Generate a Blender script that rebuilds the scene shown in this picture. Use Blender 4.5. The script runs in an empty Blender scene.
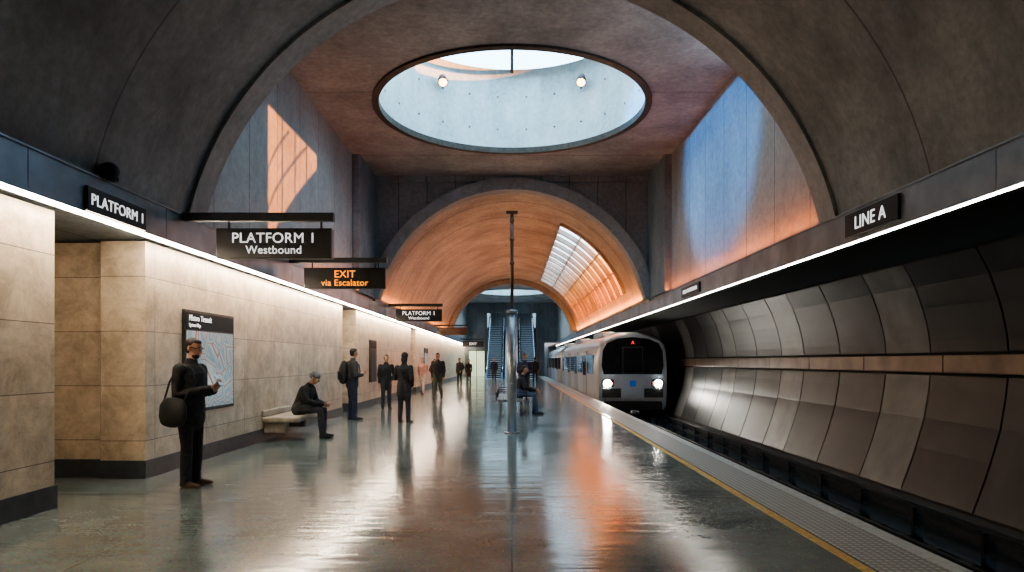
import bpy, bmesh, math, random
from mathutils import Vector, Matrix
random.seed(4)
C=bpy.context.scene.collection
V=Vector
# ---------------------------------------------------------------- materials
def newmat(name):
    m=bpy.data.materials.new(name); m.use_nodes=True
    nt=m.node_tree; b=nt.nodes['Principled BSDF']
    return m,nt,b
def plain(name,col,rough=.6,metal=0,emit=None,es=0,spec=None,noise=0.0,nscale=8):
    m,nt,b=newmat(name)
    b.inputs['Base Color'].default_value=(*col,1)
    b.inputs['Roughness'].default_value=rough
    b.inputs['Metallic'].default_value=metal
    if spec is not None: b.inputs['Specular IOR Level'].default_value=spec
    if emit:
        b.inputs['Emission Color'].default_value=(*emit,1); b.inputs['Emission Strength'].default_value=es
    if noise>0:
        tc=nt.nodes.new('ShaderNodeTexCoord'); n=nt.nodes.new('ShaderNodeTexNoise')
        n.inputs['Scale'].default_value=nscale; n.inputs['Detail'].default_value=5
        nt.links.new(tc.outputs['Object'],n.inputs['Vector'])
        r=nt.nodes.new('ShaderNodeValToRGB')
        r.color_ramp.elements[0].position=.3; r.color_ramp.elements[1].position=.7
        r.color_ramp.elements[0].color=(*[c*(1-noise) for c in col],1)
        r.color_ramp.elements[1].color=(*[min(1,c*(1+noise)) for c in col],1)
        nt.links.new(n.outputs['Fac'],r.inputs['Fac']); nt.links.new(r.outputs['Color'],b.inputs['Base Color'])
    return m
def concrete(name,c1,c2,rough=.75,scale=.6,seam_axis=None,seam=1.3,seam_off=0,seam_dark=.35,bump=.25,seam2=None,spec=.5,sw=.025):
    m,nt,b=newmat(name); L=nt.links.new; N=nt.nodes.new
    tc=N('ShaderNodeTexCoord')
    n=N('ShaderNodeTexNoise'); n.inputs['Scale'].default_value=scale; n.inputs['Detail'].default_value=9; n.inputs['Roughness'].default_value=.66
    mp=N('ShaderNodeMapping'); mp.inputs['Scale'].default_value=(1,1,.55)
    L(tc.outputs['Object'],mp.inputs['Vector']); L(mp.outputs['Vector'],n.inputs['Vector'])
    r=N('ShaderNodeValToRGB'); r.color_ramp.elements[0].position=.36; r.color_ramp.elements[1].position=.64
    r.color_ramp.elements[0].color=(*c2,1); r.color_ramp.elements[1].color=(*c1,1)
    L(n.outputs['Fac'],r.inputs['Fac'])
    n2=N('ShaderNodeTexNoise'); n2.inputs['Scale'].default_value=9; n2.inputs['Detail'].default_value=8; n2.inputs['Roughness'].default_value=.7
    L(tc.outputs['Object'],n2.inputs['Vector'])
    mx=N('ShaderNodeMixRGB'); mx.blend_type='OVERLAY'; mx.inputs['Fac'].default_value=.6
    L(r.outputs['Color'],mx.inputs['Color1']); L(n2.outputs['Fac'],mx.inputs['Color2'])
    out=mx.outputs['Color']
    def addseam(axis,step,off,width,out):
        sp=N('ShaderNodeSeparateXYZ'); L(tc.outputs['Object'],sp.inputs[0])
        a=N('ShaderNodeMath'); a.operation='ADD'; a.inputs[1].default_value=1000*step-off; L(sp.outputs[axis],a.inputs[0])
        d=N('ShaderNodeMath'); d.operation='MODULO'; d.inputs[1].default_value=step; L(a.outputs[0],d.inputs[0])
        g=N('ShaderNodeMath'); g.operation='LESS_THAN'; g.inputs[1].default_value=width; L(d.outputs[0],g.inputs[0])
        m2=N('ShaderNodeMixRGB'); m2.blend_type='MULTIPLY'; m2.inputs['Color2'].default_value=(seam_dark,seam_dark,seam_dark,1)
        L(g.outputs[0],m2.inputs['Fac']); L(out,m2.inputs['Color1'])
        return m2.outputs['Color']
    if seam_axis: out=addseam(seam_axis,seam,seam_off,sw,out)
    if seam2: out=addseam(*seam2,.02,out)
    L(out,b.inputs['Base Color']); b.inputs['Roughness'].default_value=rough; b.inputs['Specular IOR Level'].default_value=spec
    bp=N('ShaderNodeBump'); bp.inputs['Strength'].default_value=bump; bp.inputs['Distance'].default_value=.02
    L(n2.outputs['Fac'],bp.inputs['Height']); L(bp.outputs['Normal'],b.inputs['Normal'])
    return m
def stone(name):
    m,nt,b=newmat(name); L=nt.links.new; N=nt.nodes.new
    tc=N('ShaderNodeTexCoord'); sp=N('ShaderNodeSeparateXYZ'); L(tc.outputs['Object'],sp.inputs[0])
    ad=N('ShaderNodeMath'); ad.operation='ADD'; L(sp.outputs['Y'],ad.inputs[0]); L(sp.outputs['X'],ad.inputs[1])
    cb=N('ShaderNodeCombineXYZ'); L(ad.outputs[0],cb.inputs['X']); L(sp.outputs['Z'],cb.inputs['Y'])
    mp=N('ShaderNodeMapping'); mp.inputs['Location'].default_value=(.38,.22,0); L(cb.outputs[0],mp.inputs['Vector'])
    br=N('ShaderNodeTexBrick'); br.offset=0; br.squash=1
    br.inputs['Scale'].default_value=1; br.inputs['Brick Width'].default_value=1.45; br.inputs['Row Height'].default_value=.70
    br.inputs['Mortar Size'].default_value=.005; br.inputs['Mortar Smooth'].default_value=.1
    br.inputs['Color1'].default_value=(.76,.62,.47,1); br.inputs['Color2'].default_value=(.60,.50,.39,1); br.inputs['Mortar'].default_value=(.22,.18,.14,1)
    L(mp.outputs['Vector'],br.inputs['Vector'])
    n=N('ShaderNodeTexNoise'); n.inputs['Scale'].default_value=2.6; n.inputs['Detail'].default_value=12; n.inputs['Roughness'].default_value=.78; n.inputs['Distortion'].default_value=.3
    L(tc.outputs['Object'],n.inputs['Vector'])
    r=N('ShaderNodeValToRGB'); r.color_ramp.elements[0].position=.38; r.color_ramp.elements[1].position=.62
    r.color_ramp.elements[0].color=(.52,.49,.45,1); r.color_ramp.elements[1].color=(1,1,1,1)
    L(n.outputs['Fac'],r.inputs['Fac'])
    mx=N('ShaderNodeMixRGB'); mx.blend_type='MULTIPLY'; mx.inputs['Fac'].default_value=.9
    L(br.outputs['Color'],mx.inputs['Color1']); L(r.outputs['Color'],mx.inputs['Color2']); L(mx.outputs['Color'],b.inputs['Base Color'])
    b.inputs['Roughness'].default_value=.34
    bp=N('ShaderNodeBump'); bp.inputs['Strength'].default_value=.15; bp.inputs['Distance'].default_value=.01
    L(br.outputs['Fac'],bp.inputs['Height']); bp.invert=True; L(bp.outputs['Normal'],b.inputs['Normal'])
    return m
def floor_mat():
    m,nt,b=newmat('polished_terrazzo'); L=nt.links.new; N=nt.nodes.new
    tc=N('ShaderNodeTexCoord')
    n=N('ShaderNodeTexNoise'); n.inputs['Scale'].default_value=.8; n.inputs['Detail'].default_value=9; n.inputs['Roughness'].default_value=.65
    L(tc.outputs['Object'],n.inputs['Vector'])
    r=N('ShaderNodeValToRGB'); r.color_ramp.elements[0].position=.3; r.color_ramp.elements[1].position=.7
    r.color_ramp.elements[0].color=(.10,.125,.12,1); r.color_ramp.elements[1].color=(.21,.24,.23,1)
    L(n.outputs['Fac'],r.inputs['Fac'])
    vo=N('ShaderNodeTexVoronoi'); vo.inputs['Scale'].default_value=60; L(tc.outputs['Object'],vo.inputs['Vector'])
    mx=N('ShaderNodeMixRGB'); mx.blend_type='OVERLAY'; mx.inputs['Fac'].default_value=.2
    L(r.outputs['Color'],mx.inputs['Color1']); L(vo.outputs['Color'],mx.inputs['Color2'])
    sp=N('ShaderNodeSeparateXYZ'); L(tc.outputs['Object'],sp.inputs[0])
    out=mx.outputs['Color']
    for ax,step,off,w in (('X',3.2,0,.012),('Y',3.2,0.5,.010)):
        a=N('ShaderNodeMath'); a.operation='ADD'; a.inputs[1].default_value=1000*step-off+w/2; L(sp.outputs[ax],a.inputs[0])
        d=N('ShaderNodeMath'); d.operation='MODULO'; d.inputs[1].default_value=step; L(a.outputs[0],d.inputs[0])
        g=N('ShaderNodeMath'); g.operation='LESS_THAN'; g.inputs[1].default_value=w; L(d.outputs[0],g.inputs[0])
        m2=N('ShaderNodeMixRGB'); m2.blend_type='MULTIPLY'; m2.inputs['Color2'].default_value=(.45,.45,.45,1)
        L(g.outputs[0],m2.inputs['Fac']); L(out,m2.inputs['Color1']); out=m2.outputs['Color']
    L(out,b.inputs['Base Color'])
    rr=N('ShaderNodeMapRange'); rr.inputs['From Min'].default_value=.3; rr.inputs['From Max'].default_value=.7
    rr.inputs['To Min'].default_value=.10; rr.inputs['To Max'].default_value=.19; L(n.outputs['Fac'],rr.inputs['Value']); L(rr.outputs[0],b.inputs['Roughness'])
    mp=N('ShaderNodeMapping'); mp.inputs['Scale'].default_value=(.7,4.5,1); L(tc.outputs['Object'],mp.inputs['Vector'])
    n3=N('ShaderNodeTexNoise'); n3.inputs['Scale'].default_value=1.2; n3.inputs['Detail'].default_value=2; L(mp.outputs['Vector'],n3.inputs['Vector'])
    bp=N('ShaderNodeBump'); bp.inputs['Strength'].default_value=.24; bp.inputs['Distance'].default_value=.02
    L(n3.outputs['Fac'],bp.inputs['Height']); L(bp.outputs['Normal'],b.inputs['Normal'])
    b.inputs['Specular IOR Level'].default_value=1.0
    return m
def tactile_mat():
    m,nt,b=newmat('tactile_paving'); L=nt.links.new; N=nt.nodes.new
    tc=N('ShaderNodeTexCoord'); vo=N('ShaderNodeTexVoronoi'); vo.inputs['Scale'].default_value=16; vo.inputs['Randomness'].default_value=0
    L(tc.outputs['Object'],vo.inputs['Vector'])
    r=N('ShaderNodeValToRGB'); r.color_ramp.elements[0].position=.25; r.color_ramp.elements[1].position=.4
    r.color_ramp.elements[0].color=(.36,.35,.32,1); r.color_ramp.elements[1].color=(.19,.185,.175,1)
    L(vo.outputs['Distance'],r.inputs['Fac']); L(r.outputs['Color'],b.inputs['Base Color'])
    bp=N('ShaderNodeBump'); bp.invert=True; bp.inputs['Strength'].default_value=.6; bp.inputs['Distance'].default_value=.01
    L(vo.outputs['Distance'],bp.inputs['Height']); L(bp.outputs['Normal'],b.inputs['Normal']); b.inputs['Roughness'].default_value=.5
    return m
def map_mat():
    m,nt,b=newmat('poster_map'); L=nt.links.new; N=nt.nodes.new
    tc=N('ShaderNodeTexCoord'); vo=N('ShaderNodeTexVoronoi'); vo.feature='DISTANCE_TO_EDGE'; vo.inputs['Scale'].default_value=3.5
    L(tc.outputs['Object'],vo.inputs['Vector'])
    r=N('ShaderNodeValToRGB'); r.color_ramp.interpolation='CONSTANT'; e=r.color_ramp.elements
    e[0].position=0; e[0].color=(.45,.20,.18,1); e[1].position=.012; e[1].color=(.55,.66,.70,1)
    x=e.new(.12); x.color=(.36,.54,.64,1); x=e.new(.25); x.color=(.58,.64,.66,1)
    L(vo.outputs['Distance'],r.inputs['Fac']); L(r.outputs['Color'],b.inputs['Base Color']); b.inputs['Roughness'].default_value=.2
    return m
M={}
M['vault']=concrete('concrete_vault_dark',(.25,.255,.255),(.10,.104,.108),seam_axis='Y',seam=5.0,seam_off=7.05-5.0,rough=.55)
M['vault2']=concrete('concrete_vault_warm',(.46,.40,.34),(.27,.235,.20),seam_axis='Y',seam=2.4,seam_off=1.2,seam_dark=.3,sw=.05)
M['hallwall']=concrete('concrete_hall_panels',(.38,.375,.365),(.24,.238,.235),scale=.5,seam_axis='Y',seam=1.35,seam_off=.5,bump=.12,rough=.45)
M['ceil']=concrete('concrete_ceiling',(.34,.35,.35),(.19,.198,.20),scale=.8,seam_axis='Y',seam=4.4,seam_off=1.1)
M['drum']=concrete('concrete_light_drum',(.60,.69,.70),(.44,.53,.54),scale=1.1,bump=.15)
M['endwall']=concrete('concrete_end_wall',(.22,.25,.27),(.11,.125,.14),seam_axis='X',seam=.9,seam_off=0)
M['ring']=concrete('concrete_arch_ring',(.27,.28,.285),(.15,.16,.165),rough=.5)
M['rim']=plain('rim_bronze',(.06,.045,.035),.5,.4,noise=.3)
M['stone']=stone('limestone_slabs')
M['base']=plain('baseboard_slate',(.045,.055,.065),.35,noise=.25)
M['floor']=floor_mat(); M['tact']=tactile_mat()
M['yellow']=plain('yellow_line_paint',(.50,.30,.06),.5,noise=.3,nscale=20)
M['edge']=plain('platform_nosing',(.36,.37,.36),.45,noise=.2,nscale=14)
M['steel']=plain('brushed_steel',(.42,.43,.45),.34,.85,noise=.15)
M['fascia']=plain('fascia_steel',(.27,.295,.32),.33,.6,noise=.35,nscale=1.6)
M['steeld']=plain('dark_steel',(.06,.063,.068),.4,.8,noise=.2)
M['bronze']=plain('track_panel_dark',(.016,.016,.016),.36,.0,noise=.45,nscale=1.3,spec=.28)
M['bronzel']=plain('track_panel_light',(.075,.076,.074),.38,.15,noise=.35,nscale=2,spec=.35)
M['copper']=plain('copper_band',(.12,.085,.065),.33,.4,noise=.4,nscale=2)
M['black']=plain('sign_black',(.012,.011,.011),.35)
M['blackm']=plain('matte_black',(.01,.01,.011),.7,noise=.2)
M['white']=plain('letter_white',(.85,.85,.85),.5,emit=(1,1,1),es=.9)
M['orange']=plain('letter_orange',(.9,.35,.03),.5,emit=(1,.30,.03),es=1.8)
M['strip']=plain('strip_light',(1,1,1),.5,emit=(1,.84,.64),es=76)
M['stripr']=plain('strip_light_track',(1,1,1),.5,emit=(1,.92,.80),es=26)
M['ballast']=concrete('track_bed_dark',(.05,.045,.04),(.02,.018,.017),scale=3,bump=.8)
M['rail']=plain('rail_steel',(.16,.15,.14),.3,.9,noise=.3)
M['sleeper']=plain('sleeper_concrete',(.04,.037,.034),.85,noise=.3)
M['dark']=plain('dark_recess',(.02,.019,.019),.8,noise=.2)
M['trainbody']=plain('train_aluminium',(.50,.50,.50),.32,.6,noise=.06,nscale=1)
M['trainfront']=plain('train_front_white',(.36,.41,.48),.35,.2,noise=.05)
M['glass']=plain('dark_glass',(.012,.014,.018),.06,0,spec=.8)
M['lamp']=plain('headlight',(1,1,1),.3,emit=(1,.95,.85),es=200)
M['red']=plain('tail_red',(.8,.02,.01),.3,emit=(1,.04,.02),es=2)
M['blue']=plain('logo_blue',(.02,.10,.4),.4,emit=(.05,.2,.9),es=.15)
M['map']=map_mat()
M['benchst']=concrete('bench_stone',(.42,.36,.29),(.28,.24,.19),scale=3,bump=.1)
M['escl']=plain('escalator_panel',(.25,.36,.46),.25,.5,emit=(.25,.55,1),es=.25)
M['escglow']=plain('escalator_light',(.8,.9,1),.3,emit=(.62,.84,1),es=4)
M['step']=plain('escalator_step',(.34,.37,.40),.4,.2,noise=.2)
M['stepd']=plain('escalator_riser',(.05,.055,.06),.5,.2,noise=.2)
M['stair']=concrete('stair_stone',(.5,.54,.56),(.35,.39,.41),scale=2)
M['lampw']=plain('spot_lens',(1,.8,.6),.3,emit=(1,.42,.15),es=14)
M['kiosk']=plain('lit_room',(.5,.55,.4),.5,emit=(.75,.9,.6),es=.8)
# ---------------------------------------------------------------- mesh helpers
def finish(bm,name,mats,parent=None,smooth=False,bevel=0,recalc=True):
    if recalc: bmesh.ops.recalc_face_normals(bm,faces=bm.faces)
    me=bpy.data.meshes.new(name); bm.to_mesh(me); bm.free()
    if not isinstance(mats,(list,tuple)): mats=[mats]
    for m in mats: me.materials.append(m)
    if smooth:
        for p in me.polygons: p.use_smooth=True
    o=bpy.data.objects.new(name,me); C.objects.link(o)
    if parent: o.parent=parent
    if bevel:
        b=o.modifiers.new('bevel','BEVEL'); b.width=bevel; b.segments=2; b.limit_method='ANGLE'
    return o
def addbox(bm,x0,x1,y0,y1,z0,z1,mi=0):
    vs=[bm.verts.new(p) for p in ((x0,y0,z0),(x1,y0,z0),(x1,y1,z0),(x0,y1,z0),(x0,y0,z1),(x1,y0,z1),(x1,y1,z1),(x0,y1,z1))]
    for f in ((3,2,1,0),(4,5,6,7),(0,1,5,4),(1,2,6,5),(2,3,7,6),(3,0,4,7)):
        fc=bm.faces.new([vs[i] for i in f]); fc.material_index=mi
def box(name,x0,x1,y0,y1,z0,z1,mat,parent=None,bevel=0):
    bm=bmesh.new(); addbox(bm,x0,x1,y0,y1,z0,z1); return finish(bm,name,mat,parent,bevel=bevel)
def boxes(name,lst,mats,parent=None,bevel=0):
    bm=bmesh.new()
    for b in lst: addbox(bm,*b[:6],mi=(b[6] if len(b)>6 else 0))
    return finish(bm,name,mats,parent,bevel=bevel)
def prism(bm,x0,x1,poly):
    """polygon in (y,z) extruded along x"""
    a=[bm.verts.new((x0,y,z)) for y,z in poly]; b=[bm.verts.new((x1,y,z)) for y,z in poly]; n=len(poly)
    bm.faces.new(a); bm.faces.new(b[::-1])
    for i in range(n): bm.faces.new((a[i],b[i],b[(i+1)%n],a[(i+1)%n]))
def empty(name,loc=(0,0,0)):
    e=bpy.data.objects.new(name,None); e.location=loc; C.objects.link(e); e.empty_display_size=.2; return e
def quadstrip(bm,A,B,mi=0):
    va=[bm.verts.new(p) for p in A]; vb=[bm.verts.new(p) for p in B]
    for i in range(len(A)-1):
        f=bm.faces.new((va[i],va[i+1],vb[i+1],vb[i])); f.material_index=mi
def text(s,loc,rot,size,mat,parent,align='CENTER',off=.0):
    c=bpy.data.curves.new('lettering','FONT'); c.body=s; c.size=size; c.align_x=align; c.align_y='CENTER'; c.extrude=.003; c.space_character=1.04
    o=bpy.data.objects.new('lettering',c); c.materials.append(mat); C.objects.link(o); o.location=loc
    o.rotation_euler=[math.radians(a) for a in rot]; o.parent=parent; return o
def cyl(bm,p0,p1,r,seg=16,mi=0,r1=None):
    tube(bm,[p0,p1],[r,r if r1 is None else r1],seg=seg,mi=mi,rounded=False)
def tube(bm,pts,radii,seg=12,mi=0,rounded=True,side=None,sq=None):
    pts=[V(p) for p in pts]; n=len(pts); sq=sq or [1]*n
    rings=[]
    for i in range(n):
        if i==0: t=pts[1]-pts[0]
        elif i==n-1: t=pts[-1]-pts[-2]
        else: t=(pts[i]-pts[i-1]).normalized()+(pts[i+1]-pts[i]).normalized()
        t.normalize()
        s=V(side) if side else (V((0,1,0)) if abs(t.y)<.9 else V((1,0,0)))
        s=(s-t*s.dot(t)).normalized(); f=t.cross(s).normalized()
        rings.append((pts[i],s,f,radii[i],radii[i]*sq[i],t))
    full=[]
    if rounded:
        p,s,f,a,b,t=rings[0]
        for ang in (75,45,20):
            an=math.radians(ang); full.append((p-t*min(a,b)*math.sin(an),s,f,a*math.cos(an),b*math.cos(an)))
    for p,s,f,a,b,t in rings: full.append((p,s,f,a,b))
    if rounded:
        p,s,f,a,b,t=rings[-1]
        for ang in (20,45,75):
            an=math.radians(ang); full.append((p+t*min(a,b)*math.sin(an),s,f,a*math.cos(an),b*math.cos(an)))
    vr=[]
    for p,s,f,a,b in full:
        vr.append([bm.verts.new(p+s*a*math.cos(2*math.pi*k/seg)+f*b*math.sin(2*math.pi*k/seg)) for k in range(seg)])
    for i in range(len(vr)-1):
        for k in range(seg):
            fc=bm.faces.new((vr[i][k],vr[i][(k+1)%seg],vr[i+1][(k+1)%seg],vr[i+1][k])); fc.material_index=mi; fc.smooth=True
    a=bm.faces.new(list(reversed(vr[0]))); a.material_index=mi
    a=bm.faces.new(vr[-1]); a.material_index=mi
def ellipsoid(bm,c,r,mat3=None,mi=0,u=16,v=10):
    mm=Matrix.Translation(V(c))@((mat3.to_4x4()) if mat3 else Matrix.Identity(4))@Matrix.Diagonal((*r,1))
    g=bmesh.ops.create_uvsphere(bm,u_segments=u,v_segments=v,radius=1,matrix=mm)
    for ve in g['verts']:
        for f in ve.link_faces: f.material_index=mi; f.smooth=True
# ---------------------------------------------------------------- constants
YA=9.5; YH=20.9; YB=44.5; YE=66.0; ZC=7.33; FX=4.4
box('floor',-6.6,3.25,-5.99,81.9,-1.25,0,M['floor'])
box('trim_tactile_strip',2.62,3.12,-5.9,66,0,.006,M['tact'])
box('trim_yellow_line',2.50,2.585,-5.9,66,0,.005,M['yellow'])
box('trim_platform_nosing',3.12,3.27,-5.9,66,-.08,.008,M['edge'])
box('floor_track_bed',3.26,6.3,-5.9,81.9,-1.45,-1.26,M['ballast'])
tr=empty('railway_track')
bm=bmesh.new()
for x in (4.03,5.47):
    addbox(bm,x-.07,x+.07,-5.8,65.9,-1.12,-1.10); addbox(bm,x-.012,x+.012,-5.8,65.9,-1.10,-.98); addbox(bm,x-.036,x+.036,-5.8,65.9,-.98,-.94)
finish(bm,'rails',M['rail'],tr)
bm=bmesh.new(); y=-5.5
while y<65.5: addbox(bm,3.5,6.0,y,y+.25,-1.26,-1.12); y+=.7
finish(bm,'sleepers',M['sleeper'],tr)
bm=bmesh.new()
addbox(bm,6.12,6.24,-5.8,65.9,-.80,-.70); addbox(bm,6.10,6.18,-5.8,65.9,-1.0,-.94)
y=-5
while y<65.5: addbox(bm,6.08,6.24,y,y+.06,-1.25,-.72); y+=1.5
finish(bm,'third_rail_guard',M['steeld'],tr)
# ---- left wall with recesses
segs=[(-6,6.75),(8.42,18.2),(19.8,30.5),(32.0,66)]
boxes('wall_left',[(-5.25 if a==8.42 else -6.4,-4.68,a,b,0,3.03) for a,b in segs]+[(-6.4,-5.29,8.54,18.2,0,3.03),(-6.6,-6.4,-6,66,0,3.4)],M['stone'])
bb=[]
for a,b in segs: bb.append((-4.68,-4.66,a,b,0,.23))
bb+=[(-6.4,-4.66,6.75,6.77,0,.23),(-5.25,-4.66,8.40,8.42,0,.23),(-6.4,-5.29,8.52,8.54,0,.23),(-6.4,-4.66,19.78,19.8,0,.23),(-6.4,-4.66,31.98,32,0,.23)]
boxes('baseboard_left',bb,M['base'])
box('trim_recess_joint',-5.29,-5.25,8.48,8.62,0,3.03,M['dark'])
boxes('trim_soffit_left',[(-6.4,-4.46,-6,66,3.06,3.12)],M['endwall'])
def fascia(name,s):
    bm=bmesh.new(); z0=3.04; y=-6
    while y<66:
        y1=min(y+2.4,66)
        if s<0: addbox(bm,-FX-.08,-FX,y+.006,y1-.006,z0,3.44)
        else: addbox(bm,FX,FX+.08,y+.006,y1-.006,z0,3.44)
        y=y1
    a,b=(-FX-.3,-FX-.02) if s<0 else (FX+.02,FX+.3)
    addbox(bm,a,b,-6,66,3.07,3.43,1)
    a,b=(-FX-.12,-FX+.02) if s<0 else (FX-.02,FX+.12)
    addbox(bm,a,b,-6,66,3.44,3.46,0)
    return finish(bm,name,[M['fascia'],M['steeld']])
fascia('trim_fascia_left',-1); fascia('trim_fascia_right',1)
box('strip_light',-FX-.07,-FX-.004,-5.9,65.9,3.014,3.038,M['strip'])
box('strip_light',FX+.004,FX+.05,-5.9,65.9,3.026,3.038,M['stripr'])
# ---- right track wall
prof=[(6.40,3.15),(6.62,2.75),(6.78,2.3),(6.87,1.9),(6.90,1.5),(6.87,1.1),(6.78,.55),(6.62,0),(6.42,-.55),(6.30,-.85),(6.3,-1.3)]
bm=bmesh.new()
quadstrip(bm,[(x+.06,-6,z) for x,z in prof],[(x+.06,82,z) for x,z in prof]); 
finish(bm,'wall_right',M['dark'],recalc=False)
box('ceiling_track_soffit',4.5,6.6,-6,82,3.13,3.3,M['dark'])
def interp(z):
    for (x0,z0),(x1,z1) in zip(prof[:-1],prof[1:]):
        if z1<=z<=z0:
            t=(z0-z)/(z0-z1); return x0+(x1-x0)*t
    return prof[-1][0]
def panel(bm,y0,y1,za,zb,mi,th=.05):
    n=8; A=[];B=[];A2=[];B2=[]
    for i in range(n+1):
        z=za+(zb-za)*i/n; x=interp(z)
        A.append((x,y0,z));B.append((x,y1,z));A2.append((x+th,y0,z));B2.append((x+th,y1,z))
    quadstrip(bm,A,B,mi); quadstrip(bm,A,A2,mi); quadstrip(bm,B,B2,mi)
    quadstrip(bm,[A[0],B[0]],[A2[0],B2[0]],mi); quadstrip(bm,[A[-1],B[-1]],[A2[-1],B2[-1]],mi)
bm=bmesh.new(); y=10.86-4.7*4; g=.018
while y<66:
    for (za,zb) in ((1.64,3.08),(1.26,-.62)):
        panel(bm,y+g,y+1.3-g,za,zb,1)
        panel(bm,y+1.3+g,y+3.0-g,za,zb,0); panel(bm,y+3.0+g,y+4.7-g,za,zb,0)
    y+=4.7
finish(bm,'trim_track_wall_panels',[M['bronze'],M['bronzel']],recalc=False)
bm=bmesh.new()
y=-6
while y<66:
    addbox(bm,6.82,6.93,y+.01,min(y+2.35,66)-.01,1.31,1.59); y+=2.35
finish(bm,'trim_copper_band',M['copper'],bevel=.01)
# ---- vaults
def vault(name,y0,y1,R,zc,zs,mat,n=64,skip=None):
    bm=bmesh.new(); a0=math.asin((zs-zc)/R)
    angs=[a0+(math.pi-2*a0)*i/n for i in range(n+1)]
    def P(a,y): return (R*math.cos(a),y,zc+R*math.sin(a))
    if not skip:
        quadstrip(bm,[P(a,y0) for a in angs],[P(a,y1) for a in angs])
    else:
        ya,yb,s0,s1=skip
        quadstrip(bm,[P(a,y0) for a in angs],[P(a,ya) for a in angs])
        quadstrip(bm,[P(a,yb) for a in angs],[P(a,y1) for a in angs])
        lo=[a for a in angs if a<=s0]+[s0]; hi=[s1]+[a for a in angs if a>=s1]
        for q in (lo,hi): quadstrip(bm,[P(a,ya) for a in q],[P(a,yb) for a in q])
    return finish(bm,name,mat,smooth=True,recalc=False)
def arch_ring(name,y0,y1,Ri,Ro,zc,zs,mat,n=64):
    bm=bmesh.new(); a0=math.asin((zs-zc)/Ri)
    angs=[a0+(math.pi-2*a0)*i/n for i in range(n+1)]
    def P(a,y,R): return (R*math.cos(a),y,zc+R*math.sin(a))
    quadstrip(bm,[P(a,y0,Ri) for a in angs],[P(a,y1,Ri) for a in angs])
    quadstrip(bm,[P(a,y0,Ri) for a in angs],[P(a,y0,Ro) for a in angs])
    quadstrip(bm,[P(a,y1,Ri) for a in angs],[P(a,y1,Ro) for a in angs])
    quadstrip(bm,[P(a,y0,Ro) for a in angs],[P(a,y1,Ro) for a in angs])
    return finish(bm,name,mat,recalc=False)
def arch_wall(name,y,R,zc,hw,zt,mat,n=64):
    bm=bmesh.new(); a0=math.asin((3.44-zc)/R)
    angs=[a0+(math.pi-2*a0)*i/n for i in range(n+1)]
    A=[(R*math.cos(a),y,zc+R*math.sin(a)) for a in angs]; B=[(p[0],y,zt) for p in A]
    quadstrip(bm,A,B)
    x=A[0][0]
    if hw>x:
        quadstrip(bm,[(x,y,3.4),(x,y,zt)],[(hw,y,3.4),(hw,y,zt)]); quadstrip(bm,[(-x,y,3.4),(-x,y,zt)],[(-hw,y,3.4),(-hw,y,zt)])
    return finish(bm,name,mat,recalc=False)
vault('ceiling_vault_front',-6,YA,4.6,2.45,3.42,M['vault'])
arch_ring('trim_arch_front',YA-.45,YA+.02,4.55,4.8,2.45,3.46,M['ring'])
arch_wall('wall_arch_front',YA+.03,4.6,2.45,4.75,7.6,M['endwall'])
s0,s1=math.radians(19),math.radians(66)
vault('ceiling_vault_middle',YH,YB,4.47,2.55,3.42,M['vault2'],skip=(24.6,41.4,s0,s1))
arch_wall('wall_arch_middle',YH,4.42,2.55,5.2,7.6,M['endwall'])
arch_ring('trim_arch_middle',YH-.30,YH+.2,4.26,4.62,2.6,3.46,M['ring'])
arch_wall('wall_arch_back',YB,4.42,2.55,5.2,7.6,M['endwall'])
arch_ring('trim_arch_back',YB-.3,YB+.1,4.1,4.45,2.55,3.46,M['ring'])
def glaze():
    m,nt,b=newmat('glass_painted_glow'); L=nt.links.new; N=nt.nodes.new
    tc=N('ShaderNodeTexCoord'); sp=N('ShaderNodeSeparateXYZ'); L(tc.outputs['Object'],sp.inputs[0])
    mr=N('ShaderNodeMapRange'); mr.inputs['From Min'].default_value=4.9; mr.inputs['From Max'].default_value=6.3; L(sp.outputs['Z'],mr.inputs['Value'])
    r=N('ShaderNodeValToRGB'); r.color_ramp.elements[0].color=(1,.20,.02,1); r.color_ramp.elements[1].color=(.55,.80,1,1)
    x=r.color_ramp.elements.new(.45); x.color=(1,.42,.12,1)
    L(mr.outputs[0],r.inputs['Fac']); L(r.outputs['Color'],b.inputs['Emission Color']); b.inputs['Emission Strength'].default_value=5.0  # sky and sunset light behind the panes painted as an emission gradient
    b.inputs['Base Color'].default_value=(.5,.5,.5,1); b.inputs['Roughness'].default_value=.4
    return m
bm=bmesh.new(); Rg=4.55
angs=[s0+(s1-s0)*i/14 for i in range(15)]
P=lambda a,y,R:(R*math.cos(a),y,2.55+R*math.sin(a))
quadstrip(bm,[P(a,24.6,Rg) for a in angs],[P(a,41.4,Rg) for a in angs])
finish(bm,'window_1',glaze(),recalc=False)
bm=bmesh.new(); y=24.6
def rib(bm,y,w,Ri,Ro,a0,a1,mi=0):
    an=[a0+(a1-a0)*i/14 for i in range(15)]
    quadstrip(bm,[P(a,y-w,Ri) for a in an],[P(a,y+w,Ri) for a in an]); quadstrip(bm,[P(a,y-w,Ri) for a in an],[P(a,y-w,Ro) for a in an]); quadstrip(bm,[P(a,y+w,Ri) for a in an],[P(a,y+w,Ro) for a in an])
while y<41.5:
    rib(bm,y,.12,4.38,4.56,s0,s1); y+=1.4
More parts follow.
